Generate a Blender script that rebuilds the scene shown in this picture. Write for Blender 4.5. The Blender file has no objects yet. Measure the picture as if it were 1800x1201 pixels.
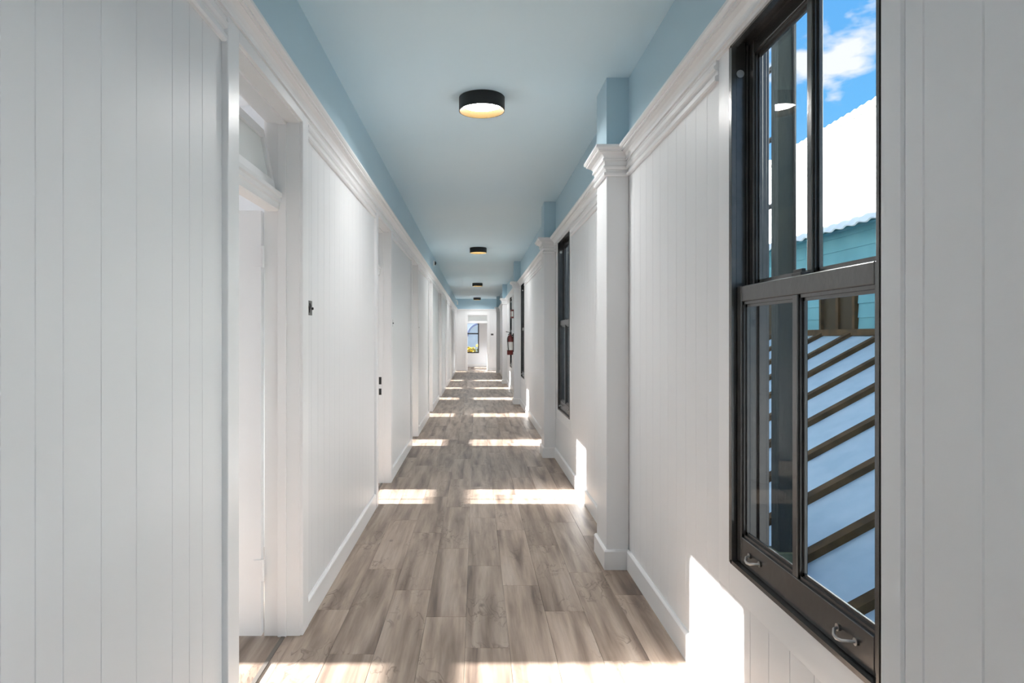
import bpy, math, random
from mathutils import Vector

# ------------------------------------------------------------------ scene, camera, sky, sun, exposure
scene = bpy.context.scene
C = scene.collection
random.seed(7)
vs = scene.view_settings
vs.view_transform = 'Standard'; vs.look = 'None'; vs.gamma = 1.0; vs.use_curve_mapping = False
vs.exposure = 1.42
cy = scene.cycles
cy.use_denoising = True
cy.max_bounces = 8; cy.diffuse_bounces = 6; cy.glossy_bounces = 4; cy.transparent_max_bounces = 16
cy.use_adaptive_sampling = True; cy.adaptive_threshold = 0.03
cy.sample_clamp_indirect = 6.0
cy.caustics_reflective = False; cy.caustics_refractive = False

F, VX, VY, EYE = 1200.0, 837.0, 592.0, 1.40          # focal length in pixels, vanishing point, eye height
cam = bpy.data.cameras.new('camera'); cam_o = bpy.data.objects.new('camera', cam); C.objects.link(cam_o)
cam_o.location = (0, 0, EYE); cam_o.rotation_euler = (math.pi/2, 0, 0)
cam.sensor_width = 36; cam.lens = 36*F/1800
cam.shift_x = (900-VX)/1800; cam.shift_y = -(600.5-VY)/1800
cam.clip_start = 0.02; cam.clip_end = 500
scene.camera = cam_o

SKY_STRENGTH, SUN_STRENGTH, LAMP_STRENGTH = 0.42, 15.5, 56.0
TAN_E = 0.35
w = bpy.data.worlds.new('sky'); scene.world = w; w.use_nodes = True
nt = w.node_tree; nt.nodes.clear()
N = nt.nodes.new; L = nt.links.new
out = N('ShaderNodeOutputWorld'); bg = N('ShaderNodeBackground'); bg.inputs['Strength'].default_value = SKY_STRENGTH
tc = N('ShaderNodeTexCoord'); sep = N('ShaderNodeSeparateXYZ'); L(tc.outputs['Generated'], sep.inputs[0])
grad = N('ShaderNodeValToRGB'); L(sep.outputs['Z'], grad.inputs[0])
e = grad.color_ramp.elements
e[0].position = 0.0; e[0].color = (0.50, 0.76, 0.98, 1)
e[1].position = 0.75; e[1].color = (0.06, 0.28, 0.82, 1)
m_ = grad.color_ramp.elements.new(0.28); m_.color = (0.16, 0.50, 0.94, 1)
mp = N('ShaderNodeMapping'); mp.inputs['Scale'].default_value = (1.0, 1.0, 2.2); mp.inputs['Location'].default_value = (2.75, 1.4, 0.15)
L(tc.outputs['Generated'], mp.inputs[0])
nz = N('ShaderNodeTexNoise'); nz.inputs['Scale'].default_value = 6.0; nz.inputs['Detail'].default_value = 8; nz.inputs['Roughness'].default_value = 0.55
L(mp.outputs[0], nz.inputs['Vector'])
cr = N('ShaderNodeValToRGB'); L(nz.outputs['Fac'], cr.inputs[0])
cr.color_ramp.elements[0].position = 0.49; cr.color_ramp.elements[0].color = (0, 0, 0, 1)
cr.color_ramp.elements[1].position = 0.575; cr.color_ramp.elements[1].color = (1, 1, 1, 1)
mx = N('ShaderNodeMixRGB'); L(cr.outputs[0], mx.inputs[0]); L(grad.outputs[0], mx.inputs[1]); mx.inputs[2].default_value = (0.92, 0.93, 0.97, 1)
L(mx.outputs[0], bg.inputs['Color']); L(bg.outputs[0], out.inputs[0])

sl = bpy.data.lights.new('sun', 'SUN'); sl.energy = SUN_STRENGTH; sl.angle = math.radians(0.6); sl.color = (1.0, 0.98, 0.955)
so = bpy.data.objects.new('sun', sl); C.objects.link(so)
so.rotation_euler = Vector((1, 0, -TAN_E)).to_track_quat('-Z', 'Y').to_euler()

# ------------------------------------------------------------------ materials
def mat(name, col, rough=0.5, metal=0.0, spec=0.5, emit=None, estr=0.0):
    m = bpy.data.materials.new(name); m.use_nodes = True
    b = m.node_tree.nodes['Principled BSDF']
    b.inputs['Base Color'].default_value = (*col, 1); b.inputs['Roughness'].default_value = rough
    b.inputs['Metallic'].default_value = metal; b.inputs['Specular IOR Level'].default_value = spec
    if emit:
        b.inputs['Emission Color'].default_value = (*emit, 1); b.inputs['Emission Strength'].default_value = estr
    return m
def add_noise(m, c1, c2, scale=6.0, detail=5, bump=0.0, bscale=40, stretch=(1, 1, 1), lo=0.35, hi=0.65):
    nt = m.node_tree; b = nt.nodes['Principled BSDF']
    tc = nt.nodes.new('ShaderNodeTexCoord'); mp = nt.nodes.new('ShaderNodeMapping'); mp.inputs['Scale'].default_value = stretch
    nt.links.new(tc.outputs['Object'], mp.inputs[0])
    n = nt.nodes.new('ShaderNodeTexNoise'); n.inputs['Scale'].default_value = scale; n.inputs['Detail'].default_value = detail
    nt.links.new(mp.outputs[0], n.inputs['Vector'])
    r = nt.nodes.new('ShaderNodeValToRGB'); nt.links.new(n.outputs['Fac'], r.inputs[0])
    r.color_ramp.elements[0].position = lo; r.color_ramp.elements[0].color = (*c1, 1)
    r.color_ramp.elements[1].position = hi; r.color_ramp.elements[1].color = (*c2, 1)
    nt.links.new(r.outputs[0], b.inputs['Base Color'])
    if bump:
        n2 = nt.nodes.new('ShaderNodeTexNoise'); n2.inputs['Scale'].default_value = bscale; n2.inputs['Detail'].default_value = 3
        nt.links.new(mp.outputs[0], n2.inputs['Vector'])
        bp = nt.nodes.new('ShaderNodeBump'); bp.inputs['Strength'].default_value = bump; bp.inputs['Distance'].default_value = 0.01
        nt.links.new(n2.outputs['Fac'], bp.inputs['Height']); nt.links.new(bp.outputs[0], b.inputs['Normal'])
    return m
M = {}
M['white'] = add_noise(mat('white_gloss_paint', (.8, .8, .8), 0.42), (.775, .785, .798), (.795, .803, .813), 1.5, 3, 0.04, 18)
M['trim'] = add_noise(mat('white_trim_paint', (.84, .84, .84), 0.32), (.818, .825, .833), (.838, .843, .85), 2.0, 3)
M['door'] = mat('white_door_paint', (.83, .85, .87), 0.35)
M['room'] = mat('white_room_paint', (.80, .84, .88), 0.7)
M['ceiling'] = add_noise(mat('blue_paint_lit_ceiling', (.7, .84, .92), 0.55), (.665, .835, .92), (.69, .85, .93), 0.7, 3, 0.02, 12)  # frieze blue lightened in colour to imitate brighter light on the ceiling
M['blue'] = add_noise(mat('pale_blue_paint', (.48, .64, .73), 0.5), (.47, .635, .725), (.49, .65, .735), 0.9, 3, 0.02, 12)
M['black'] = add_noise(mat('black_window_paint', (.03, .03, .03), 0.22, 0, 0.9), (.034, .033, .032), (.048, .045, .042), 14, 4, 0.08, 30)
M['iron'] = mat('black_iron', (.012, .012, .013), 0.45)
M['steel'] = mat('dull_steel', (.42, .41, .40), 0.35, 1.0)
M['gun'] = add_noise(mat('gunmetal', (.12, .12, .12), 0.5, 0.2), (.10, .10, .10), (.15, .15, .15), 60, 3)
M['lampblack'] = mat('matt_black_metal', (.008, .009, .010), 0.5)
M['gold'] = mat('bronze_gold_lining', (.024, .0145, .0034), 0.7, 0, 0.1)
M['lamp'] = mat('lamp_diffuser', (.9, .9, .88), 0.6, emit=(1.0, .98, .955), estr=LAMP_STRENGTH)
M['red'] = mat('red_enamel', (.15, .022, .02), 0.4)
M['label'] = mat('white_label', (.8, .79, .76), 0.6)
M['rubber'] = mat('black_rubber', (.015, .015, .015), 0.6)
M['strip'] = mat('threshold_metal', (.16, .145, .13), 0.45, 0.2)
M['teal'] = add_noise(mat('teal_siding', (.13, .36, .40), 0.7), (.115, .33, .37), (.15, .39, .43), 3, 4)
M['whiteroof'] = add_noise(mat('white_corrugated_metal', (.85, .87, .84), 0.5), (.82, .85, .81), (.87, .89, .86), 1.2, 3)
M['bluemetal'] = add_noise(mat('pale_blue_roof_panel', (.40, .53, .62), 0.55), (.36, .49, .58), (.44, .56, .64), 5, 4)
M['brown'] = add_noise(mat('brown_batten', (.10, .06, .028), 0.8, 0, 0.2), (.062, .036, .014), (.115, .066, .026), 9, 4)
M['greenpost'] = add_noise(mat('dark_green_post', (.02, .06, .06), 0.7), (.004, .013, .014), (.013, .020, .016), 7, 5, 0.4, 20, (3, 3, .6))
M['moss'] = add_noise(mat('mossy_stone', (.08, .10, .05), 0.9), (.05, .06, .03), (.13, .15, .09), 12, 5, 0.4, 30)
M['darkglass'] = mat('brown_shaded_pane', (.05, .034, .016), 0.6, 0, 0.1)
M['ground'] = add_noise(mat('pale_ground', (.35, .34, .32), 0.9), (.30, .29, .27), (.40, .39, .37), .7, 5)
M['outer'] = mat('outer_render', (.62, .62, .60), 0.8)
M['bluewall'] = add_noise(mat('grey_blue_render', (.6, .64, .7), 0.8), (.57, .61, .68), (.63, .67, .73), 3, 4)
M['leaf'] = add_noise(mat('olive_leaf', (.16, .20, .04), 0.6), (.12, .17, .03), (.28, .28, .05), 20, 3)
M['yellow'] = mat('yellow_petal', (.85, .62, .03), 0.6)
M['pot'] = mat('terracotta', (.42, .16, .08), 0.8)

def floor_material():
    m = bpy.data.materials.new('grey_brown_laminate'); m.use_nodes = True
    nt = m.node_tree; b = nt.nodes['Principled BSDF']; N = nt.nodes.new; L = nt.links.new
    tc = N('ShaderNodeTexCoord'); oi = N('ShaderNodeObjectInfo')
    mul = N('ShaderNodeMath'); mul.operation = 'MULTIPLY'; mul.inputs[1].default_value = 57.0; L(oi.outputs['Random'], mul.inputs[0])
    comb = N('ShaderNodeCombineXYZ'); L(mul.outputs[0], comb.inputs[2])
    m2 = N('ShaderNodeMath'); m2.operation = 'MULTIPLY'; m2.inputs[1].default_value = 31.0; L(oi.outputs['Random'], m2.inputs[0]); L(m2.outputs[0], comb.inputs[0])
    add = N('ShaderNodeVectorMath'); add.operation = 'ADD'; L(tc.outputs['Object'], add.inputs[0]); L(comb.outputs[0], add.inputs[1])
    def noise(scale, detail, stretch, rough=.55, dist=0.0):
        mp = N('ShaderNodeMapping'); mp.inputs['Scale'].default_value = stretch; L(add.outputs[0], mp.inputs[0])
        n = N('ShaderNodeTexNoise'); n.inputs['Scale'].default_value = scale; n.inputs['Detail'].default_value = detail
        n.inputs['Roughness'].default_value = rough; n.inputs['Distortion'].default_value = dist
        L(mp.outputs[0], n.inputs['Vector']); return n
    def ramp(src, stops):
        r = N('ShaderNodeValToRGB'); L(src, r.inputs[0])
        el = r.color_ramp.elements
        el[0].position, el[0].color = stops[0][0], (*stops[0][1], 1)
        el[1].position, el[1].color = stops[-1][0], (*stops[-1][1], 1)
        for p, c in stops[1:-1]:
            q = el.new(p); q.color = (*c, 1)
        return r
    def mixc(kind, fac, a, c):
        x = N('ShaderNodeMixRGB'); x.blend_type = kind
        if isinstance(fac, float): x.inputs[0].default_value = fac
        else: L(fac, x.inputs[0])
        L(a, x.inputs[1])
        if isinstance(c, tuple): x.inputs[2].default_value = (*c, 1)
        else: L(c, x.inputs[2])
        return x
    broad = noise(3.2, 4, (4.0, .30, 1), .5, .35)               # wide smoky bands along the plank
    base = ramp(broad.outputs['Fac'], [(.28, (.145, .103, .080)), (.42, (.290, .216, .166)), (.54, (.405, .312, .243)), (.70, (.50, .41, .34))])
    fine = noise(9, 6, (9, .5, 1), .6)                          # thin straight grain
    fr = ramp(fine.outputs['Fac'], [(.30, (.80, .79, .78)), (.62, (1.04, 1.04, 1.04))])
    c1 = mixc('MULTIPLY', 0.75, base.outputs[0], fr.outputs[0])
    wisp = noise(5.0, 2, (2.8, 1.0, 1), .5, 1.1)               # curly dark figure
    wr = ramp(wisp.outputs['Fac'], [(.475, (0, 0, 0)), (.497, (1, 1, 1)), (.54, (0, 0, 0))])
    gate = noise(2.6, 2, (1.6, .9, 1)); gr = ramp(gate.outputs['Fac'], [(.53, (0, 0, 0)), (.65, (1, 1, 1))])
    wg = mixc('MULTIPLY', 1.0, wr.outputs[0], gr.outputs[0])
    wm = N('ShaderNodeMath'); wm.operation = 'MULTIPLY'; wm.inputs[1].default_value = .72; L(wg.outputs[0], wm.inputs[0])
    c2 = mixc('MIX', wm.outputs[0], c1.outputs[0], (.13, .088, .066))
    vo = N('ShaderNodeTexVoronoi'); vo.inputs['Scale'].default_value = 2.1; vo.inputs['Randomness'].default_value = 1.0   # small knots
    mpv = N('ShaderNodeMapping'); mpv.inputs['Scale'].default_value = (1.5, .8, 1); L(add.outputs[0], mpv.inputs[0]); L(mpv.outputs[0], vo.inputs['Vector'])
    kr = ramp(vo.outputs['Distance'], [(.015, (1, 1, 1)), (.06, (0, 0, 0))])
    km = N('ShaderNodeMath'); km.operation = 'MULTIPLY'; km.inputs[1].default_value = .75; L(kr.outputs[0], km.inputs[0])
    c3 = mixc('MIX', km.outputs[0], c2.outputs[0], (.07, .05, .04))
    hsv = N('ShaderNodeHueSaturation'); L(c3.outputs[0], hsv.inputs['Color'])
    mr = N('ShaderNodeMapRange'); mr.inputs['To Min'].default_value = .90; mr.inputs['To Max'].default_value = 1.10; L(oi.outputs['Random'], mr.inputs['Value']); L(mr.outputs[0], hsv.inputs['Value'])
    hsv.inputs['Saturation'].default_value = 0.95
    L(hsv.outputs[0], b.inputs['Base Color'])
    b.inputs['Roughness'].default_value = 0.42; b.inputs['Specular IOR Level'].default_value = 0.4
    bp = N('ShaderNodeBump'); bp.inputs['Strength'].default_value = .12; bp.inputs['Distance'].default_value = .004; L(fine.outputs['Fac'], bp.inputs['Height']); L(bp.outputs[0], b.inputs['Normal'])
    return m
M['floor'] = floor_material()

def glass_material(name, tint=(1, 1, 1), base=0.005):
    m = bpy.data.materials.new(name); m.use_nodes = True; nt = m.node_tree; nt.nodes.clear()
    N = nt.nodes.new; L = nt.links.new
    o = N('ShaderNodeOutputMaterial'); tr = N('ShaderNodeBsdfTransparent'); tr.inputs[0].default_value = (*tint, 1)
    gl = N('ShaderNodeBsdfGlossy'); gl.inputs['Roughness'].default_value = 0.01
    lw = N('ShaderNodeLayerWeight'); lw.inputs[0].default_value = 0.5
    p = N('ShaderNodeMath'); p.operation = 'POWER'; p.inputs[1].default_value = 5; L(lw.outputs['Facing'], p.inputs[0])
    mr = N('ShaderNodeMapRange'); mr.inputs['To Min'].default_value = base; mr.inputs['To Max'].default_value = .16; L(p.outputs[0], mr.inputs['Value'])
    mx = N('ShaderNodeMixShader'); L(mr.outputs[0], mx.inputs[0]); L(tr.outputs[0], mx.inputs[1]); L(gl.outputs[0], mx.inputs[2]); L(mx.outputs[0], o.inputs[0])
    return m
M['glass'] = glass_material('clear_window_glass', (.97, .985, .98))
def frosted():
    m = bpy.data.materials.new('frosted_glass'); m.use_nodes = True; nt = m.node_tree; nt.nodes.clear()
    o = nt.nodes.new('ShaderNodeOutputMaterial'); t = nt.nodes.new('ShaderNodeBsdfTranslucent'); t.inputs[0].default_value = (.85, .88, .87, 1)
    d = nt.nodes.new('ShaderNodeBsdfPrincipled'); d.inputs['Base Color'].default_value = (.74, .76, .76, 1); d.inputs['Roughness'].default_value = .25
    mx = nt.nodes.new('ShaderNodeMixShader'); mx.inputs[0].default_value = .5
    nt.links.new(d.outputs[0], mx.inputs[1]); nt.links.new(t.outputs[0], mx.inputs[2]); nt.links.new(mx.outputs[0], o.inputs[0])
    return m
M['frost'] = frosted()

# ------------------------------------------------------------------ helpers
class MB:
    def __init__(s): s.v = []; s.f = []
    def box(s, x0, x1, y0, y1, z0, z1):
        n = len(s.v)
        s.v += [(x, y, z) for z in (z0, z1) for (x, y) in ((x0, y0), (x1, y0), (x1, y1), (x0, y1))]
        s.f += [[n+i for i in q] for q in ((3, 2, 1, 0), (4, 5, 6, 7), (0, 1, 5, 4), (1, 2, 6, 5), (2, 3, 7, 6), (3, 0, 4, 7))]
        return s
    def prism(s, poly, axis, a, b):                    # poly in the two other axes (order x,y,z), extruded along axis
        n = len(s.v); k = len(poly)
        for t in (a, b):
            for (p, q) in poly:
                s.v.append((t, p, q) if axis == 'x' else (p, t, q) if axis == 'y' else (p, q, t))
        s.f += [[n+i, n+(i+1) % k, n+k+(i+1) % k, n+k+i] for i in range(k)]
        s.f += [[n+i for i in reversed(range(k))], [n+k+i for i in range(k)]]
        return s
    def lathe(s, prof, c, axis='z', seg=32):           # prof: (radius, height) closed at the ends when radius is 0
        n = len(s.v); k = len(prof)
        for i in range(seg):
            a = 2*math.pi*i/seg
            for r, h in prof:
                u, v = r*math.cos(a), r*math.sin(a)
                d = (u, v, h) if axis == 'z' else (h, u, v) if axis == 'x' else (u, h, v)
                s.v.append((c[0]+d[0], c[1]+d[1], c[2]+d[2]))
        for i in range(seg):
            for j in range(k-1):
                a, b = n+i*k+j, n+((i+1) % seg)*k+j
                s.f.append([a, b, b+1, a+1])
        return s
    def tube(s, pts, r, seg=8):
        n = len(s.v); pts = [Vector(p) for p in pts]
        for i, p in enumerate(pts):
            t = (pts[min(i+1, len(pts)-1)]-pts[max(i-1, 0)]).normalized()
            a = t.cross(Vector((0, 0, 1)) if abs(t.z) < .9 else Vector((1, 0, 0))).normalized(); b = t.cross(a)
            for j in range(seg):
                q = 2*math.pi*j/seg; d = p+r*(math.cos(q)*a+math.sin(q)*b); s.v.append(tuple(d))
        for i in range(len(pts)-1):
            for j in range(seg):
                s.f.append([n+i*seg+j, n+i*seg+(j+1) % seg, n+(i+1)*seg+(j+1) % seg, n+(i+1)*seg+j])
        s.f += [[n+j for j in range(seg)], [n+(len(pts)-1)*seg+j for j in reversed(range(seg))]]
        return s
    def sweep(s, prof, path):                          # prof: (offset to the left of travel, z), closed; path: plan points
        n = len(s.v); k = len(prof); P = [Vector(p) for p in path]
        def nrm(a, b):
            d = (b-a).normalized(); return Vector((-d.y, d.x))
        for i, p in enumerate(P):
            if i == 0: m = nrm(P[0], P[1])
            elif i == len(P)-1: m = nrm(P[-2], P[-1])
            else:
                a, b = nrm(P[i-1], p), nrm(p, P[i+1]); m = (a+b)/(1+a.dot(b))
            for o, z in prof: s.v.append((p.x+m.x*o, p.y+m.y*o, z))
        for i in range(len(P)-1):
            for j in range(k):
                s.f.append([n+i*k+j, n+i*k+(j+1) % k, n+(i+1)*k+(j+1) % k, n+(i+1)*k+j])
        s.f += [[n+j for j in reversed(range(k))], [n+(len(P)-1)*k+j for j in range(k)]]
        return s
    def mesh(s, name, m):
        me = bpy.data.meshes.new(name); me.from_pydata(s.v, [], s.f); me.validate(); me.update()
        import bmesh
        bm = bmesh.new(); bm.from_mesh(me); bmesh.ops.recalc_face_normals(bm, faces=bm.faces); bm.to_mesh(me); bm.free()
        me.materials.append(M[m]); return me
    def build(s, name, m, parent=None, bevel=0.0, smooth=False, loc=None):
        o = bpy.data.objects.new(name, s.mesh(name, m)); C.objects.link(o)
        if parent: o.parent = parent
        if loc: o.location = loc
        if smooth:
            for p in o.data.polygons: p.use_smooth = True
            o.data.set_sharp_from_angle(angle=math.radians(35))
        if bevel:
            b = o.modifiers.new('bevel', 'BEVEL'); b.width = bevel; b.segments = 2; b.limit_method = 'ANGLE'; b.angle_limit = math.radians(40)
        return o
def box(*a): return MB().box(*a)
def tag(o, label, cat, group=None, kind=None):
    o['label'] = label; o['category'] = cat
    if group: o['group'] = group
    if kind: o['kind'] = kind
    return o
def empty(name, loc=(0, 0, 0)):
    o = bpy.data.objects.new(name, None); C.objects.link(o); o.location = loc; o.empty_display_size = .1
    return o
def struct(o, label, cat): return tag(o, label, cat, kind='structure')

# ------------------------------------------------------------------ the plan (metres; camera at the origin, corridor along +Y)
XL, XR, XP = -0.83, 0.92, 0.785                     # left wall, right wall, pilaster and near-right wall faces
H = 2.96; YB, YE = -6.0, 28.2                       # ceiling height, corridor ends
CROWN0, CROWN1, LOW0 = 2.445, 2.54, 2.365
XOUT = 1.05
XO = -4.83                                          # outer wall of the rooms on the left
DOORS = [2.23, 5.56, 8.60, 11.77, 15.0, 18.15, 21.4, 26.90]      # near casing edges
CW, OW = 0.11, 0.85                                 # casing width, opening width
WINS = [(1.53, 2.475), (6.69, 7.67), (13.02, 13.97), (17.55, 18.5)]
WZ0, WZ1 = 0.585, 2.475
PILS = [4.11, 7.89, 14.12, 20.3, 26.4]; PD = 0.33
BASE_H = 0.12

# ---- floor: laminate planks over a slab
slab = box(-5.0, 1.12, YB-.2, 32.0, -.35, -.012).build('floor', 'outer')
struct(slab, 'grey-brown wood laminate floor of the long corridor', 'floor')
rows = [(-.85, 3.5), (-.65, 3.01), (-.45, 3.77), (-.25, 3.41), (-.05, 4.17), (.15, 3.84), (.35, 3.48), (.55, 4.05), (.75, 3.70)]
PL = 1.1; g = .0004; mesh_cache = {}
def plank_mesh(wd, ln):
    k = (round(wd, 4), round(ln, 4))
    if k not in mesh_cache:
        c = .0012; a, b = wd/2-g, ln/2-g
        mb = MB(); n = 0
        for z, i in ((-.012, 0), (-c, 0), (0, c)):
            mb.v += [(-a+i, -b+i, z), (a-i, -b+i, z), (a-i, b-i, z), (-a+i, b-i, z)]
        mb.f = [[8, 9, 10, 11]]
        for r in (0, 4):
            mb.f += [[r+i, r+(i+1) % 4, r+4+(i+1) % 4, r+4+i] for i in range(4)]
        mesh_cache[k] = mb.mesh('plank', 'floor')
    return mesh_cache[k]
def plank(x0, x1, y0, y1):
    o = bpy.data.objects.new('plank', plank_mesh(x1-x0, y1-y0)); C.objects.link(o)
    o.location = ((x0+x1)/2, (y0+y1)/2, 0); o.parent = slab
for x0, off in rows:
    x1 = min(x0+.2, XR+.01); y = off-PL*math.ceil((off-1.0)/PL)
    while y < YE+.05:
        ya, yb = max(y, .9), min(y+PL, YE+.06)
        if yb-ya > .03: plank(x0, x1, ya, yb)
        y += PL
box(XL-.03, XR+.01, YB, .9, -.012, 0).build('floor_covering', 'floor', slab)
box(XO, -.906, YB, YE+.06, -.012, -.001).build('floor_covering', 'floor', slab)
box(XO, XR+.01, YE+.06, 31.7, -.012, -.001).build('floor_covering', 'floor', slab)
box(-.908, -.85, YB, YE, -.012, -.0005).build('floor_covering', 'floor', slab)

# ---- ceiling
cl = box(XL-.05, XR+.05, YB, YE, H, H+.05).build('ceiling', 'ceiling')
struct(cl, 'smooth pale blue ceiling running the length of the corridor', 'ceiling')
roof = box(-5.1, 1.07, YB-.2, 32.0, H+.05, 3.60).build('roof_slab', 'room')
struct(roof, 'flat roof slab over the corridor and side rooms', 'roof')
box(XO, -.97, YB, YE+.1, H-.02, H+.05).build('room_ceiling', 'room', roof)
box(XO, XR+.05, YE+.1, 31.8, H-.02, H+.05).build('room_ceiling', 'room', roof)

# ---- left wall
def cut(y0, y1, holes):
    segs = []; y = y0
    for a, b in sorted(holes):
        if b <= y0 or a >= y1: continue
        if a > y: segs.append((y, a))
        y = b
    if y < y1: segs.append((y, y1))
    return segs
ext = -1.0                                           # one more doorway, unseen behind the camera, added to let light in
holes = [(d+CW-.02, d+CW+OW+.02) for d in DOORS] + [(ext+CW, ext+CW+OW)]
mb = MB()
for a, b in cut(YB, YE+.1, holes): mb.box(-.97, XL-.01, a, b, -.01, H)
for a, b in holes: mb.box(-.97, XL-.01, a, b, 2.42, H)
wl = mb.build('wall_left', 'white'); struct(wl, 'white boarded left wall with a row of open doorways', 'wall')
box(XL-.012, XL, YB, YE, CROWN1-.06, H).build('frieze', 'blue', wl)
board_cache = {}
def board(parent, face, sgn, y0, y1, z0, z1, m='white', ch=.0018, name='wall_board'):
    """a vertical board 10 mm thick whose face looks along sgn*X; edges chamfered into V joints"""
    k = (sgn, round(y1-y0, 4), round(z1-z0, 4), m, ch)
    if k not in board_cache:
        wd = y1-y0; t = .010*sgn
        poly = [(0, 0), (t-ch*sgn, 0), (t, ch), (t, wd-ch), (t-ch*sgn, wd), (0, wd)]
        board_cache[k] = MB().prism(poly, 'z', 0, z1-z0).mesh(name, m)
    o = bpy.data.objects.new(name, board_cache[k]); C.objects.link(o); o.parent = parent
    o.location = (face-.010*sgn, y0, z0)
def boards(parent, face, sgn, edges, z0, z1, **k):
    for a, b in zip(edges[:-1], edges[1:]): board(parent, face, sgn, a, b, z0, z1, **k)
def even(a, b, wd=.14):
    n = max(1, round((b-a)/wd)); return [a+(b-a)*i/n for i in range(n+1)]
boards(wl, XL, 1, [.95, 1.09, 1.19, 1.285, 1.372, 1.511, 1.668, 1.865, 1.976, 2.07, DOORS[0]], 0, CROWN0, ch=.0024)
for a, b in ((DOORS[0]+2*CW+OW, DOORS[1]), (DOORS[1]+2*CW+OW, DOORS[2])): boards(wl, XL, 1, even(a, b), 0, CROWN0)
for a, b in zip(DOORS[2:], DOORS[3:]+[YE-2*CW-OW+.02]):
    y = a+2*CW+OW
    if a == DOORS[-1]: b = YE
    boards(wl, XL, 1, even(y, b), 0, CROWN0)
for a, b in ((YB, ext+CW), (ext+CW+OW, .95)): box(XL-.01, XL, a, b, 0, CROWN0).build('wall_panel', 'white', wl)

# ---- right wall, near-right wall step and pilasters
mb = MB()
for a, b in cut(1.0, YE+.1, WINS): mb.box(XR+.01, XOUT, a, b, -.01, H)
for a, b in WINS: mb.box(XR+.01, XOUT, a, b, -.01, WZ0); mb.box(XR+.01, XOUT, a, b, WZ1, H)
mb.box(XP+.01, XOUT, -.6, 1.325, -.01, H)
mb.box(XP+.01, XOUT, YB, -3.2, -.01, H); mb.box(XP+.01, XOUT, -3.2, -.6, -.01, .5); mb.box(XP+.01, XOUT, -3.2, -.6, 2.5, H)  # unseen opening behind the camera, added for daylight
wr = mb.build('wall_right', 'white'); struct(wr, 'white boarded right wall with black sash windows and pilasters', 'wall')
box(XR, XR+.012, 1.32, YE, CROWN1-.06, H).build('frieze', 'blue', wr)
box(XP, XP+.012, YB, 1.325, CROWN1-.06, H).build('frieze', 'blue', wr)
box(XP+.001, XR+.005, 1.315, 1.325, 0, H).build('wall_return', 'white', wr)
boards(wr, XP, -1, [.36, .50, .64, .78, .918, 1.057, 1.198, 1.2515], 0, CROWN0, ch=.003)
boards(wr, XP, -1, [1.2585, 1.325], 0, CROWN0, ch=.005)
WCW = .105                                            # flat casing band around the windows
spans = []; y = 1.325
for (a, b) in WINS: spans.append((y, a-WCW)); y = b+WCW
spans.append((y, YE))
cols = []
for a, b in spans:
    for s0, s1 in cut(a, b, [(p, p+PD) for p in PILS]):
        if s1-s0 < .03: continue
        if s0 < 9: boards(wr, XR, -1, even(s0, s1), 0, CROWN0)
        else: boards(wr, XR, -1, even(s0, s1, .28), 0, CROWN0)
for a, b in WINS: boards(wr, XR, -1, even(a-WCW, b+WCW), 0, WZ0-WCW)
crown = [(0, CROWN0), (.016, CROWN0), (.016, CROWN0+.010), (.026, CROWN0+.010), (.026, CROWN0+.022), (.020, CROWN0+.025), (.024, CROWN0+.036), (.034, CROWN0+.048), (.050, CROWN0+.057), (.050, CROWN0+.061),
         (.060, CROWN0+.061), (.060, CROWN0+.070), (.066, CROWN0+.072), (.074, CROWN0+.080), (.074, CROWN1-.002), (.070, CROWN1), (0, CROWN1)]
lower = [(0, LOW0), (.012, LOW0), (.018, LOW0+.006), (.018, LOW0+.018), (.012, LOW0+.024), (.006, LOW0+.026), (.006, LOW0+.040), (.016, LOW0+.042), (.022, LOW0+.050), (.022, LOW0+.058), (.014, LOW0+.064), (.014, CROWN0+.002), (0, CROWN0+.002)]
base = [(0, 0), (.016, 0), (.016, BASE_H-.012), (.013, BASE_H-.006), (.008, BASE_H), (0, BASE_H)]
for p in PILS:
    sh = box(XP, XR, p, p+PD, 0, CROWN0).build('pilaster', 'white', wr, bevel=.004)
    box(XP, XR+.006, p, p+PD, CROWN1-.05, H).build('pilaster_block', 'blue', sh)
    path = [(XR, p-.001), (XP, p-.001), (XP, p+PD), (XR, p+PD)]
    MB().sweep(crown, path).build('capital_crown', 'trim', sh)
    MB().sweep(lower, path).build('capital_moulding', 'trim', sh)
    MB().sweep(base, path).build('pilaster_base', 'trim', sh)

# ---- crown trims, mouldings, baseboards
t1 = MB().sweep(crown, [(XL, YE), (XL, YB)]).build('trim_1', 'trim'); struct(t1, 'long white crown moulding along the left wall below the blue frieze', 'moulding')
for a, b in cut(YB, YE, [(d, d+2*CW+OW) for d in DOORS]): MB().sweep(lower, [(XL, b), (XL, a)]).build('lower_moulding', 'trim', t1)
t2 = None
for s0, s1 in cut(1.325, YE, [(p, p+PD) for p in PILS]):
    m_ = MB().sweep(crown, [(XR, s0), (XR, s1)])
    if t2 is None: m_.sweep(crown, [(XP, YB), (XP, 1.325), (XR, 1.325)])
    o = m_.build('trim_2' if t2 is None else 'crown_length', 'trim', t2); t2 = t2 or o
struct(t2, 'white crown moulding along the right wall above the windows', 'moulding')
for a, b in spans:
    for s0, s1 in cut(a, b, [(p, p+PD) for p in PILS]):
        if s1-s0 > .03: MB().sweep(lower, [(XR, s0), (XR, s1)]).build('lower_moulding', 'trim', t2)
t3 = MB().sweep(crown, [(XR, YE), (XL, YE)]).build('trim_3', 'trim'); struct(t3, 'short white crown moulding across the far end wall', 'moulding')
bl = None
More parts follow.
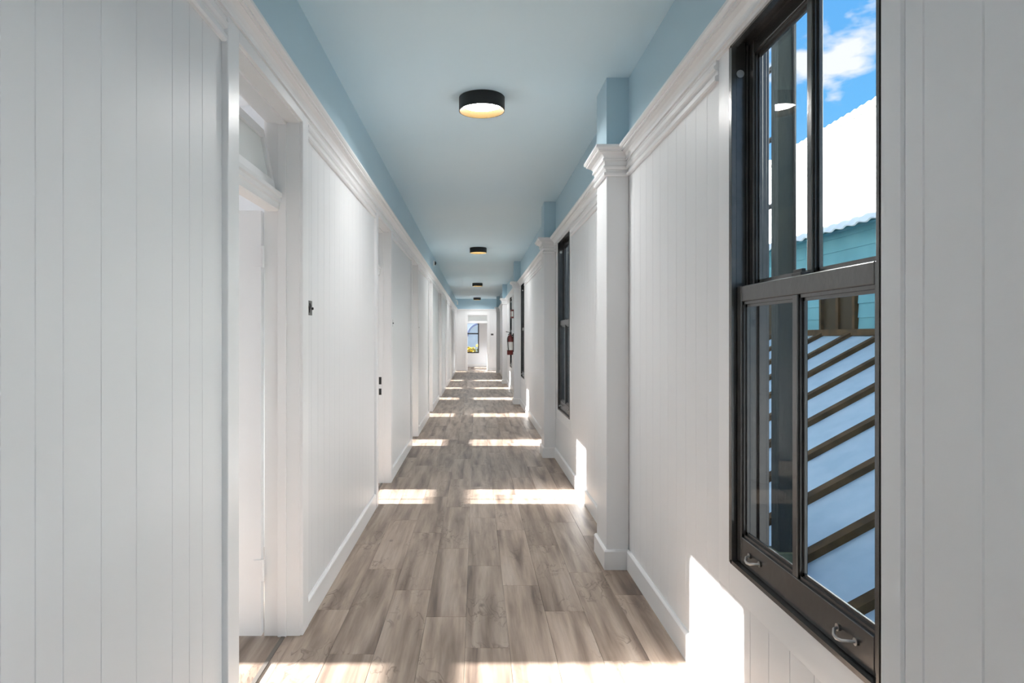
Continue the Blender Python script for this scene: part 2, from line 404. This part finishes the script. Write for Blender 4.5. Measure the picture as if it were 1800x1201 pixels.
for a, b in cut(YB, YE, [(d, d+2*CW+OW) for d in DOORS]+[(ext+CW, ext+CW+OW)]):
    o = MB().sweep(base, [(XL, b), (XL, a)]).build('baseboard_left' if bl is None else 'baseboard_length', 'trim', bl, bevel=0); bl = bl or o
struct(bl, 'white baseboard along the foot of the left wall', 'baseboard')
br = None
for s0, s1 in cut(1.325, YE, [(p, p+PD) for p in PILS]):
    m_ = MB().sweep(base, [(XR, s0), (XR, s1)])
    if br is None: m_.sweep(base, [(XP, YB), (XP, 1.325), (XR, 1.325)])
    o = m_.build('baseboard_right' if br is None else 'baseboard_length', 'trim', br); br = br or o
struct(br, 'white baseboard along the foot of the right wall', 'baseboard')

# ---- end wall with its doorway, and the far room
EX0, EX1, EZ = -.36, .46, 1.95
TZ0, TZ1 = 2.03, 2.27
mb = MB()
mb.box(-.97, EX0, YE, YE+.12, 0, H); mb.box(EX1, 1.12, YE, YE+.12, 0, H); mb.box(EX0, EX1, YE, YE+.12, EZ, TZ0); mb.box(EX0, EX1, YE, YE+.12, TZ1, H)
we = mb.build('wall_end', 'white'); struct(we, 'white end wall of the corridor with an open doorway and transom', 'wall')
box(XL, XR, YE-.008, YE, CROWN1-.06, H).build('frieze', 'blue', we)
for a, b in ((XL, EX0-.1), (EX1+.1, XR)):
    n = max(1, round((b-a)/.14))
    for i in range(n):
        MB().prism([(0, .008), (0, .003), (.003, 0), ((b-a)/n-.003, 0), ((b-a)/n, .003), ((b-a)/n, .008)], 'z', 0, CROWN0).build('wall_board', 'white', we, loc=(a+(b-a)/n*i, YE-.008, 0))
be = MB().sweep(base, [(XR, YE-.008), (EX1+.1, YE-.008)]).build('baseboard_end', 'trim'); struct(be, 'white baseboard at the foot of the far end wall', 'baseboard')
MB().sweep(base, [(EX0-.1, YE-.008), (XL, YE-.008)]).build('baseboard_length', 'trim', be)
d9 = empty('door_9', (.05, YE, 0)); struct(d9, 'open doorway with white transom in the far end wall', 'door')
def child(mb, name, m, par, **k):
    o = mb.build(name, m, None, **k); o.parent = par; o.matrix_parent_inverse = par.matrix_basis.inverted(); return o
child(box(EX0-.1, EX0, YE-.025, YE+.005, 0, 2.44), 'casing', 'trim', d9, bevel=.004)
child(box(EX1, EX1+.1, YE-.025, YE+.005, 0, 2.44), 'casing', 'trim', d9, bevel=.004)
child(box(EX0, EX1, YE-.025, YE+.005, TZ1+.02, 2.44), 'head_casing', 'trim', d9, bevel=.004)
child(box(EX0, EX1, YE-.035, YE+.10, EZ, TZ0), 'transom_bar', 'trim', d9, bevel=.004)
ts = child(box(EX0, EX1, YE+.03, YE+.05, TZ0, TZ0+.03).box(EX0, EX1, YE+.03, YE+.05, TZ1-.03, TZ1+.02).box(EX0, EX0+.03, YE+.03, YE+.05, TZ0, TZ1).box(EX1-.03, EX1, YE+.03, YE+.05, TZ0, TZ1), 'transom_sash', 'trim', d9)
child(box(EX0+.02, EX1-.02, YE+.037, YE+.042, TZ0+.02, TZ1-.02), 'pane', 'frost', ts)
lf = child(box(EX1+.0, EX1+.04, YE+.13, YE+.93, .01, EZ-.01), 'door_leaf', 'door', d9, bevel=.003)
# far room
BY = 31.7
mb = MB()
BX0, BX1, BZ0, BZ1 = -.82, .13, .64, 2.42
mb.box(XO, BX0, BY, BY+.15, 0, H).box(BX1, 1.12, BY, BY+.15, 0, H).box(BX0, BX1, BY, BY+.15, 0, BZ0).box(BX0, BX1, BY, BY+.15, BZ1, H).box(1.0, 1.12, YE+.12, BY, 0, H)
wf = mb.build('wall_far_room', 'room'); struct(wf, 'white wall of the far room beyond the end doorway', 'wall')
MB().sweep(base, [(1.0, BY), (XO, BY)]).build('baseboard_far', 'trim', wf)
w5 = empty('window_5', (-.34, BY, BZ0)); struct(w5, 'black sash window in the far room seen through the end doorway', 'window')
fw = .05
child(box(BX0, BX0+fw, BY-.02, BY+.1, BZ0, BZ1).box(BX1-fw, BX1, BY-.02, BY+.1, BZ0, BZ1).box(BX0, BX1, BY-.02, BY+.1, BZ0, BZ0+fw).box(BX0, BX1, BY-.02, BY+.1, BZ1-fw, BZ1), 'window_frame', 'black', w5)
child(box(BX0, BX1, BY, BY+.06, 1.51, 1.57), 'meeting_rail', 'black', w5)
child(box(BX0+fw, BX1-fw, BY+.03, BY+.034, BZ0+fw, 1.51), 'pane', 'glass', w5); child(box(BX0+fw, BX1-fw, BY+.03, BY+.034, 1.57, BZ1-fw), 'pane', 'glass', w5)

# ---- side rooms: outer wall with windows (some added for light), partitions, back end of the corridor
oh = []
for d in DOORS+[ext]: oh += [(d+CW-.38, d+CW+.58), (d+1.30, d+2.1)]  # second opening per room is unseen, added to brighten the rooms
oh += [(30.3, 31.3)]
oh = sorted(oh); mb = MB()
for a, b in cut(YB, 31.85, oh): mb.box(XO-.15, XO, a, b, -.01, H)
for a, b in oh:
    mb.box(XO-.15, XO, a, b, -.01, .60).box(XO-.15, XO, a, b, 2.50, H)
wo = mb.build('wall_outer', 'room'); struct(wo, 'outer wall of the side rooms with sun windows and more openings added for light', 'wall')
for a, b in oh:
    box(XO-.08, XO-.05, a, b, 1.575, 1.69).box(XO-.08, XO-.05, (a+b)/2+.10, (a+b)/2+.118, .6, 2.5).build('window_sash', 'trim', wo)
parts_y = [(-.0)]
ys = [-3.0, .62]+[(a+2*CW+OW+b)/2+.12 for a, b in zip(DOORS, DOORS[1:])]+[YE-.02]
mb = MB()
for y in ys: mb.box(XO, -.97, y, y+.10, -.01, H)
wp = mb.build('wall_partition', 'room'); struct(wp, 'white partition walls between the side rooms', 'wall')
mb = MB().box(XO-.15, -.45, YB-.15, YB, -.01, H).box(.55, 1.12, YB-.15, YB, -.01, H).box(-.45, .55, YB-.15, YB, -.01, .5).box(-.45, .55, YB-.15, YB, 2.4, H)  # back wall, its unseen opening added to bring in sky light
wb = mb.build('wall_back', 'white'); struct(wb, 'white wall behind the viewer with an opening added for daylight', 'wall')

# ------------------------------------------------------------------ doors in the left wall
ORD = ['nearest open doorway on the left, its white leaf swung into the room', 'second open doorway from the camera on the left, black latch plates on its jamb',
       'third open doorway from the camera in the left wall', 'fourth doorway from the camera in the left wall', 'fifth doorway from the camera in the left wall',
       'sixth doorway from the camera in the left wall', 'seventh doorway from the camera in the left wall', 'last doorway in the left wall, beside the far end wall']
def make_door(i, d):
    r = empty('door_%d' % (i+1), (XL, d+CW+OW/2, 0)); struct(r, ORD[i], 'door')
    a, b = d+CW, d+CW+OW
    def c(mb, name, m, par=None, **k): return child(mb, name, m, par or r, **k)
    xf = XL+.02
    for (u, v) in ((d, a-.004), (b+.004, b+CW)):              # casings, the far one with a small bead at its inner edge
        c(box(XL-.01, xf, u, v, 0, CROWN0+.003), 'casing', 'trim', bevel=.004)
    c(box(XL-.009, xf, a-.004, b+.004, 2.405, CROWN0+.003), 'head_casing', 'trim', bevel=.003)
    for (u, v, s) in ((a-.02, a, 1), (b, b+.02, -1)):
        mb = box(-.991, XL+.006, min(u, v), max(u, v), 0, 2.41)
        y = a if s > 0 else b
        mb.box(-.925, -.885, min(y, y+s*.012), max(y, y+s*.012), 0, 2.405)
        c(mb, 'jamb', 'trim', bevel=.002)
    c(box(-.978, XL+.006, a, b, 2.40, 2.42).box(-.925, -.885, a, b, 2.388, 2.40), 'head_jamb', 'trim')
    tb = [(-.975, 1.985), (-.925, 1.985), (-.918, 1.990), (-.918, 2.020), (-.910, 2.026), (-.910, 2.044), (-.902, 2.050), (-.902, 2.066), (-.930, 2.078), (-.975, 2.078)]
    c(MB().prism(tb, 'y', a, b), 'transom_bar', 'trim')
    # tilted hopper sash: bottom on the bar, top leaning into the room
    def tilt(x, z):                                          # sash-plane coordinates to the wall plane
        t = math.radians(11); return (-.948+x*math.cos(t)-z*math.sin(t), 2.080+x*math.sin(t)+z*math.cos(t))
    def slabp(z0, z1, y0, y1, x0=-.016, x1=.016): return MB().prism([tilt(x0, z0), tilt(x1, z0), tilt(x1, z1), tilt(x0, z1)], 'y', y0, y1)
    hh = .285; s = slabp(0, .045, a+.014, b-.014)
    for q in (slabp(hh-.045, hh, a+.014, b-.014), slabp(0.045, hh-.045, a+.014, a+.055), slabp(.045, hh-.045, b-.055, b-.014)):
        n = len(s.v); s.v += q.v; s.f += [[k+n for k in f] for f in q.f]
    sash = c(s, 'transom_sash', 'trim', bevel=.002)
    c(slabp(.04, hh-.04, a+.05, b-.05, -.003, .003), 'pane', 'frost', sash)
    c(box(-.908, -.890, a, b, -.002, .004), 'threshold_strip', 'strip')
    if i == 0:
        leaf = c(box(-1.815, -.995, b-.028, b+.013, .012, 1.985), 'door_leaf', 'door', bevel=.003)
        for hz in (1.77, .32):
            h = MB().lathe([(0, -.05), (.007, -.05), (.007, .05), (0, .05)], (-.986, b-.034, hz), 'z', 12)
            h.box(-1.03, -.987, b-.033, b-.0275, hz-.045, hz+.045)
            c(h, 'hinge', 'door', leaf)
    else:
        leaf = c(box(-1.815, -.995, a+.004, a+.045, .012, 1.985), 'door_leaf', 'door', bevel=.003)
        for z0, z1 in ((.945, 1.015), (.845, .905)):
            c(box(-.927, -.903, b-.016, b-.011, z0, z1), 'latch_plate', 'iron', bevel=.001)
    return r
for i, d in enumerate(DOORS): make_door(i, d)

# ------------------------------------------------------------------ sash windows in the right wall
WLAB = ['large black sash window nearest the camera, looking onto roofs and blue sky', 'second black sash window along the right wall, in front of a pilaster',
        'third black sash window along the right wall, a narrow dark strip', 'farthest black sash window on the right wall, behind the fire extinguisher']
def make_window(i, y0, y1):
    r = empty('window_%d' % (i+1), (XR, (y0+y1)/2, WZ0)); struct(r, WLAB[i], 'window')
    def c(mb, name, m, par=None, **k): return child(mb, name, m, par or r, **k)
    # white flat casing band
    for (u, v, z0, z1) in ((y0-WCW, y0, WZ0-WCW, CROWN0+.003), (y1, y1+WCW, WZ0-WCW, CROWN0+.003)): c(box(XR-.003, XR+.02, u, v, z0, z1), 'window_casing', 'trim', bevel=.0015)
    c(box(XR-.003, XR+.02, y0, y1, WZ0-WCW, WZ0), 'window_casing', 'trim', bevel=.0015)
    if WZ1 < CROWN0: c(box(XR-.003, XR+.02, y0, y1, WZ1, CROWN0), 'window_casing', 'trim')
    # jamb lining with channels
    t = .018
    for (u, v, s) in ((y0, y0+t, 1), (y1-t, y1, -1)):
        mb = box(XR-.004, XOUT+.005, u, v, WZ0, WZ1); q = v if s > 0 else u
        for (x0, x1) in ((XR-.006, XR+.012), (XR+.048, XR+.055), (XR+.093, XR+.12)): mb.box(x0, x1, min(q, q+s*.014), max(q, q+s*.014), WZ0, WZ1)
        c(mb, 'jamb', 'black', bevel=.0015)
    c(box(XR-.004, XOUT+.005, y0+t, y1-t, WZ1-t, WZ1).box(XR-.006, XR+.016, y0+t, y1-t, WZ1-t-.02, WZ1-t)  .box(XR+.048, XR+.055, y0+t, y1-t, WZ1-t-.014, WZ1-t), 'head_jamb', 'black')
    c(box(XR-.006, XR+.016, y0+t, y1-t, WZ0, WZ0+.014).box(XR+.012, XOUT+.03, y0+t, y1-t, WZ0, WZ0+.008), 'sill', 'black')
    def sash(x0, x1, z0, z1, bot, top, name):
        ya, yb = y0+t+.002, y1-t-.002; st = .050; ym = (ya+yb)/2; xm = (x0+x1)/2
        mb = box(x0, x1, ya, ya+st, z0, z1).box(x0, x1, yb-st, yb, z0, z1).box(x0, x1, ya+st, yb-st, z0, z0+bot).box(x0, x1, ya+st, yb-st, z1-top, z1)
        s = c(mb, name, 'black', bevel=.003)
        b = .010                                            # stepped glazing mould on the room side
        for (u, v) in ((ya+st, ym-.014), (ym+.014, yb-st)):
            mb = MB()
            for k, (o, xx) in enumerate(((0, x0+.007), (b, x0+.014))):
                mb.box(xx, xm+.003, u+o, u+o+b, z0+bot+o, z1-top-o).box(xx, xm+.003, v-o-b, v-o, z0+bot+o, z1-top-o)
                mb.box(xx, xm+.003, u+o, v-o, z0+bot+o, z0+bot+o+b).box(xx, xm+.003, u+o, v-o, z1-top-o-b, z1-top-o)
            c(mb, 'glazing_mould', 'black', s)
            c(box(xm-.002, xm+.002, u, v, z0+bot, z1-top), 'pane', 'glass', s)
        c(box(x0+.001, x1-.001, ym-.016, ym+.016, z0+bot, z1-top), 'muntin', 'black', s, bevel=.003)
        return s, ya, yb
    up, ya, yb = sash(XR+.056, XR+.092, 1.53, WZ1-t-.004, .05, .055, 'upper_sash')
    lo, ya, yb = sash(XR+.013, XR+.047, WZ0+.016, 1.578, .095, .055, 'lower_sash')
    ym = (ya+yb)/2
    for s in (-1, 1):
        yc = ym+s*.285; z = WZ0+.062; x = XR+.013
        h = MB().tube([(x, yc-.042, z+.004), (x-.014, yc-.036, z+.002), (x-.024, yc-.018, z-.004), (x-.027, yc, z-.006), (x-.024, yc+.018, z-.004), (x-.014, yc+.036, z+.002), (x, yc+.042, z+.004)], .0042, 8)
        for q in (-1, 1): h.lathe([(0, -.004), (.010, -.004), (.008, .001), (0, .001)], (x, yc+q*.042, z+.004), 'x', 12)
        c(h, 'lift_handle', 'steel', lo, smooth=True)
    lk = box(XR+.018, XR+.047, ym-.03, ym+.03, 1.578, 1.588).box(XR+.030, XR+.042, ym-.012, ym+.045, 1.588, 1.600)
    c(lk, 'sash_lock', 'iron', lo, bevel=.002)
    for q in (1,):
        pv = MB().lathe([(0, .003), (.010, .003), (.014, 0), (.014, -.002), (0, -.002)], (XR+.030, y1-t-.002, WZ1-.13), 'y', 16)
        c(pv, 'sash_pulley', 'steel', smooth=True)
    return r
for i, (a, b) in enumerate(WINS): make_window(i, a, b)

# ------------------------------------------------------------------ ceiling lamps
def make_lamp(y, label):
    r = empty('ceiling_lamp', (.037, y, H)); tag(r, label, 'ceiling lamp', 'black drum ceiling lamps down the corridor')
    R, hh = .149, .090
    def c(mb, name, m, par=None, **k): return mb.build(name, m, par or r, **k)
    c(MB().lathe([(0, 0), (R*.97, 0), (R, -.004), (R, -hh), (R-.003, -hh), (R-.003, -.006), (0, -.006)], (0, 0, 0), 'z', 64), 'drum_shade', 'lampblack', smooth=True)
    c(MB().lathe([(R-.0032, -hh+.0005), (R-.0045, -hh+.0005), (R-.024, -.050), (R-.024, -.048), (R-.0032, -.048)], (0, 0, 0), 'z', 64), 'gold_lining', 'gold', smooth=True)
    c(MB().lathe([(0, -.0535), (R-.06, -.0525), (R-.024, -.051), (R-.024, -.046), (0, -.046)], (0, 0, 0), 'z', 64), 'diffuser', 'lamp', smooth=True)
for y, lab in ((4.45, 'large black drum ceiling lamp with gold lining, nearest the camera'), (12.0, 'second black drum ceiling lamp from the camera'),
               (19.9, 'third black drum ceiling lamp from the camera'), (27.3, 'smallest black drum ceiling lamp, nearest the end wall')): make_lamp(y, lab)

# ------------------------------------------------------------------ wall switch plates
def make_plate(loc, rz, label):
    r = empty('wall_switch', loc); r.rotation_euler.z = rz; tag(r, label, 'switch', 'metal switch plates beside the doorways')
    box(0, .004, -.055, .055, -.036, .036).build('plate', 'gun', r, bevel=.001)
    MB().lathe([(0, .004), (.015, .004), (.015, .006), (.009, .007), (.009, .005), (0, .005)], (0, -.004, 0), 'x', 20).build('collar', 'iron', r)
    MB().tube([(.005, -.006, -.022), (.007, -.014, -.010), (.007, -.004, 0), (.007, .008, .010), (.005, -.002, .022)], .003, 6).build('lever', 'iron', r)
    MB().lathe([(0, .0), (.006, .0), (.007, .006), (.005, .009), (0, .009)], (.004, .045, -.002), 'x', 12).build('knob', 'iron', r)
for k, (d, z) in enumerate(((DOORS[0], 1.543), (DOORS[1], 1.535), (DOORS[2], 1.535))):
    make_plate((XL, d+2*CW+OW+.085, z), 0, 'grey metal switch plate on the left wall %s' % ['nearest the camera, past the first doorway', 'just past the second doorway', 'just past the third doorway'][k])
make_plate((.66, YE-.008, 1.49), -math.pi/2, 'small dark switch plate on the far end wall, right of its doorway')

# ------------------------------------------------------------------ fire extinguisher and alarm sign on the third pilaster
ey, ex = PILS[2]+.17, XP-.075
fx = empty('fire_extinguisher', (XP, ey, 1.0)); tag(fx, 'red fire extinguisher with white label hung on a pilaster', 'extinguisher')
def fc(mb, name, m, **k): return child(mb, name, m, fx, **k)
tank = fc(MB().lathe([(0, 1.02), (.058, 1.02), (.064, 1.03), (.064, 1.36), (.056, 1.395), (.034, 1.42), (.020, 1.43), (.018, 1.45), (0, 1.45)], (ex, ey, 0), 'z', 28), 'cylinder', 'red', smooth=True)
child(MB().lathe([(.0646, 1.12), (.0652, 1.12), (.0652, 1.29), (.0646, 1.29)], (ex, ey, 0), 'z', 28), 'printed_label', 'label', tank, smooth=True)
fc(MB().lathe([(0, 1.445), (.016, 1.445), (.018, 1.48), (.012, 1.49), (0, 1.49)], (ex, ey, 0), 'z', 14), 'valve', 'rubber')
fc(MB().prism([(ex-.09, 1.50), (ex+.012, 1.478), (ex+.012, 1.488), (ex-.085, 1.515)], 'y', ey-.009, ey+.009), 'lever', 'rubber')
fc(MB().tube([(ex, ey-.016, 1.46), (ex-.04, ey-.06, 1.45), (ex-.055, ey-.072, 1.36), (ex-.045, ey-.07, 1.20), (ex-.035, ey-.068, 1.10)], .008, 8), 'hose', 'rubber', smooth=True)
fc(box(XP-.02, XP, ey-.02, ey+.02, 1.08, 1.47).box(ex+.02, XP, ey-.012, ey+.012, 1.42, 1.44), 'wall_bracket', 'rubber')
sg = empty('fire_alarm_box', (XP, ey, 1.80)); tag(sg, 'small red alarm box with white face above the fire extinguisher', 'alarm box')
child(box(XP-.062, XP, ey-.055, ey+.055, 1.785, 1.965), 'body', 'red', sg, bevel=.004)
child(box(XP-.066, XP-.061, ey-.035, ey+.035, 1.82, 1.93).box(XP-.050, XP-.012, ey-.0575, ey-.054, 1.82, 1.93), 'face_panel', 'label', sg)

# ------------------------------------------------------------------ sensors on the left frieze
sn = empty('wall_sensor', (XL, 13.2, 2.82)); tag(sn, 'small white sensor with black lens on the left blue frieze', 'sensor')
MB().lathe([(0, 0), (.055, 0), (.055, .022), (.046, .030), (0, .030)], (0, 0, 0), 'x', 24).build('housing', 'label', sn, smooth=True)
MB().lathe([(0, .028), (.040, .028), (.036, .045), (.020, .056), (0, .060)], (0, 0, 0), 'x', 24).build('lens', 'rubber', sn, smooth=True)
s2 = empty('motion_sensor', (XL+.02, 27.6, 2.78)); tag(s2, 'tiny white motion sensor high in the far left corner', 'sensor')
box(-.02, .06, -.04, .04, .05, .10).build('mount', 'label', s2, bevel=.004)
box(.02, .08, -.03, .03, -.09, .055).build('housing', 'label', s2, bevel=.006)

# ------------------------------------------------------------------ outside: batten roof, post, teal building, ground
gd = box(-120, 160, -120, 160, -4.6, -4.5).build('ground', 'ground'); struct(gd, 'pale ground far below the windows', 'ground')
A0, SL = -.73, .54
br_ = empty('courtyard_roof', (2.6, 6.5, A0+SL*2.6)); tag(br_, 'pale blue sloping roof with brown battens outside the nearest window', 'roof')
RX0, RX1 = 1.24, 4.0
yb = [2.13*(1.698+.282*n) for n in range(-4, 14)]
def roofz(x): return A0+SL*x
pm = MB().prism([(RX0, roofz(RX0)-.04), (RX1, roofz(RX1)-.04), (RX1, roofz(RX1)), (RX0, roofz(RX0))], 'y', 0, yb[1]-yb[0]-.004).mesh('roof_panel', 'bluemetal')
bm_ = MB().prism([(RX0, roofz(RX0)-.03), (RX1, roofz(RX1)-.03), (RX1, roofz(RX1)+.045), (RX0, roofz(RX0)+.045)], 'y', -.036, .036).mesh('roof_batten', 'brown')
inv = br_.matrix_basis.inverted()
for k, y in enumerate(yb):
    for nm, me, yy in ((('roof_panel', pm, y+.002),) if k < len(yb)-1 else ())+(('roof_batten', bm_, y),):
        o = bpy.data.objects.new(nm, me); C.objects.link(o); o.location = (0, yy, 0); o.parent = br_; o.matrix_parent_inverse = inv
child(box(RX0-.05, RX0+.03, yb[0], yb[-1], roofz(RX0)-.14, roofz(RX0)+.02), 'gutter', 'brown', br_)
child(box(RX0, RX1, yb[-1], yb[-1]+.1, -4.5, roofz(RX0)).box(RX0, RX1, yb[0]-.1, yb[0], -4.5, roofz(RX0)-.05), 'support_wall', 'teal', br_)
child(box(RX1-.06, RX1, yb[0], yb[-1], roofz(RX1)-.02, roofz(RX1)+.05), 'flashing', 'brown', br_)

px, py = 1.60, 3.55; pz = roofz(px)
po = empty('garden_post', (px, py, pz)); tag(po, 'weathered dark green post with side rods just outside the nearest window', 'post')
child(MB().prism([(px-.048, py-.045), (px+.02, py-.05), (px+.048, py-.04), (px+.05, py+.045), (px-.02, py+.05), (px-.05, py+.04)], 'z', pz-.05, 4.2), 'shaft', 'greenpost', po, bevel=.006)
child(MB().prism([(px-.075, py-.07), (px+.075, py-.07), (px+.075, py+.07), (px-.075, py+.07)], 'z', pz-.08, pz+.16), 'footing', 'moss', po, bevel=.012)
child(MB().tube([(px+.03, py-.054, pz+.1), (px+.032, py-.056, 2.0), (px+.026, py-.054, 3.0), (px+.03, py-.055, 4.15)], .006, 6), 'cable', 'rubber', po)
for z in (2.10, 2.46, 2.84, 3.2): child(MB().tube([(px-.01, py+.03, z), (px+.02, py+.75, z+.03)], .014, 8), 'side_rod', 'rubber', po)

tb_ = empty('teal_building', (5.5, 9, -4.5)); tag(tb_, 'teal building with a bright white corrugated roof across the courtyard', 'building')
TX = 4.0; wins = [(7.27, 7.92, 1.47, 1.86), (9.15, 9.8, 1.47, 1.86), (5.4, 6.05, 1.47, 1.86), (11.0, 11.65, 1.47, 1.86)]
child(box(TX+.06, 9.6, -3, 30, -4.5, 2.62).prism([(3.95, 2.56), (6.75, 5.20), (9.6, 2.60)], 'y', -2.9, 29.9), 'wall_core', 'teal', tb_)
# horizontal siding courses, broken round the windows
zz = 1.30; k = 0
mb_side = []
for k in range(9):
    z0 = 1.30+k*.15; z1 = z0+.15
    hl = [(a-.06, b+.06) for a, b, p, q in wins if z1 > p-.05 and z0 < q+.05]
    for s0, s1 in cut(-3, 30, hl):
        child(MB().prism([(TX+.06, z0), (TX+.030, z0), (TX+.042, z1), (TX+.06, z1)], 'y', s0, s1), 'siding_board', 'teal', tb_)
for a, b, p, q in wins:
    f = child(box(TX+.0, TX+.06, a-.05, b+.05, p-.05, p).box(TX+.0, TX+.06, a-.05, b+.05, q, q+.05).box(TX+.0, TX+.06, a-.05, a, p, q).box(TX+.0, TX+.06, b, b+.05, p, q).box(TX+.01, TX+.06, (a+b)/2-.03, (a+b)/2+.03, p, q), 'window', 'brown', tb_, bevel=.004)
    child(box(TX+.035, TX+.045, a, (a+b)/2-.03, p, q), 'pane', 'darkglass', f); child(box(TX+.035, TX+.045, (a+b)/2+.03, b, p, q), 'pane', 'darkglass', f)
# corrugated white roof, waves running down the slope
def corrugated(x0, z0, x1, z1, y0, y1, pitch=.22, amp=.013, th=.015):
    mb = MB(); ln = math.hypot(x1-x0, z1-z0); nx, nz = -(z1-z0)/ln, (x1-x0)/ln
    n = int((y1-y0)/pitch*8)
    for i in range(n+1):
        y = y0+(y1-y0)*i/n; h = amp*math.sin(2*math.pi*(y-y0)/pitch)
        for (x, z) in ((x0, z0), (x1, z1)):
            mb.v.append((x+nx*h, y, z+nz*h)); mb.v.append((x+nx*(h+th), y, z+nz*(h+th)))
    for i in range(n):
        a, b = i*4, (i+1)*4
        mb.f += [[a, b, b+2, a+2], [a+1, a+3, b+3, b+1], [a, a+1, b+1, b], [a+2, b+2, b+3, a+3]]
    mb.f += [[0, 2, 3, 1], [n*4, n*4+1, n*4+3, n*4+2]]
    return mb
rf = child(corrugated(3.78, 2.52, 6.75, 5.32, -3, 30), 'roof_sheet', 'whiteroof', tb_, smooth=False)
child(corrugated(6.52, 5.17, 6.80, 5.44, -3, 30, .22, .016, .03), 'ridge_cap', 'whiteroof', rf)
child(corrugated(9.8, 2.5, 6.80, 5.40, -3, 30), 'roof_sheet', 'whiteroof', tb_)

# beyond the far room window: arched grey-blue facade and a planter of yellow flowers
fa = empty('arched_facade', (-.5, 36.2, -4.5)); tag(fa, 'grey-blue facade with an arched recess behind the far window', 'building')
child(box(-9, 7, 36.3, 38, -4.5, 7.0), 'back_wall', 'bluewall', fa)
ac, ar, az = .22, .62, 1.42
poly = [(-9, -4.5), (ac-ar, -4.5)]+[(ac-ar*math.cos(t*math.pi/16), az+ar*math.sin(t*math.pi/16)) for t in range(17)]+[(ac+ar, -4.5), (7, -4.5), (7, 7), (-9, 7)]
child(MB().prism(poly, 'y', 36.18, 36.3), 'front_wall', 'bluewall', fa)
ring = [(ac-(ar+.09)*math.cos(t*math.pi/16), az+(ar+.09)*math.sin(t*math.pi/16)) for t in range(17)]+[(ac+ar*math.cos(t*math.pi/16), az+ar*math.sin(t*math.pi/16)) for t in range(17)]
M['archtrim'] = mat('lilac_grey_trim', (.30, .32, .47), .8)
child(MB().prism(ring, 'y', 36.13, 36.18), 'arch_moulding', 'archtrim', fa)
pl = empty('flower_planter', (-.3, 32.25, .35)); tag(pl, 'planter of yellow flowers outside the far room window', 'flowers')
child(MB().prism([(-.95, .34), (.38, .34), (.42, .66), (-.99, .66)], 'y', 32.1, 32.42), 'planter_box', 'pot', pl)
child(box(-.9, .35, 32.12, 32.4, -4.5, .34), 'plinth', 'bluewall', pl)
rnd = random.Random(3)
leaf = MB()
for k in range(160):
    x = rnd.uniform(-.95, .38); y = rnd.uniform(32.12, 32.40); z = rnd.uniform(.62, .80); a = rnd.uniform(0, 6.28); u, v = .06*math.cos(a), .06*math.sin(a)
    n = len(leaf.v); leaf.v += [(x, y, z), (x+u*.5-v*.3, y+v*.5+u*.3, z+.05), (x+u, y+v, z+.09), (x+u*.5+v*.3, y+v*.5-u*.3, z+.05)]; leaf.f.append([n, n+1, n+2, n+3])
lo_ = child(leaf, 'foliage', 'leaf', pl); lo_['kind'] = 'stuff'
fl = MB()
for p in range(7):
    a = p*2*math.pi/7; n = len(fl.v)
    fl.v += [(0, 0, 0), (.05*math.cos(a-.35), .05*math.sin(a-.35), .02), (.085*math.cos(a), .085*math.sin(a), .035), (.05*math.cos(a+.35), .05*math.sin(a+.35), .02)]; fl.f.append([n, n+1, n+2, n+3])
fl.lathe([(0, -.012), (.022, -.004), (.026, .012), (.014, .024), (0, .026)], (0, 0, 0), 'z', 8)
flm = fl.mesh('flower_head', 'yellow'); inv = pl.matrix_basis.inverted()
for k in range(44):
    o = bpy.data.objects.new('flower_head', flm); C.objects.link(o); o.parent = pl; o.matrix_parent_inverse = inv
    x = rnd.uniform(-.92, .34); o.location = (x, rnd.uniform(32.10, 32.36), .70+rnd.random()**1.5*(.22+.18*max(0, math.sin(x*7)))); o.rotation_euler = (rnd.uniform(.3, 1.3), rnd.uniform(-.4, .4), rnd.uniform(-.6, .6))
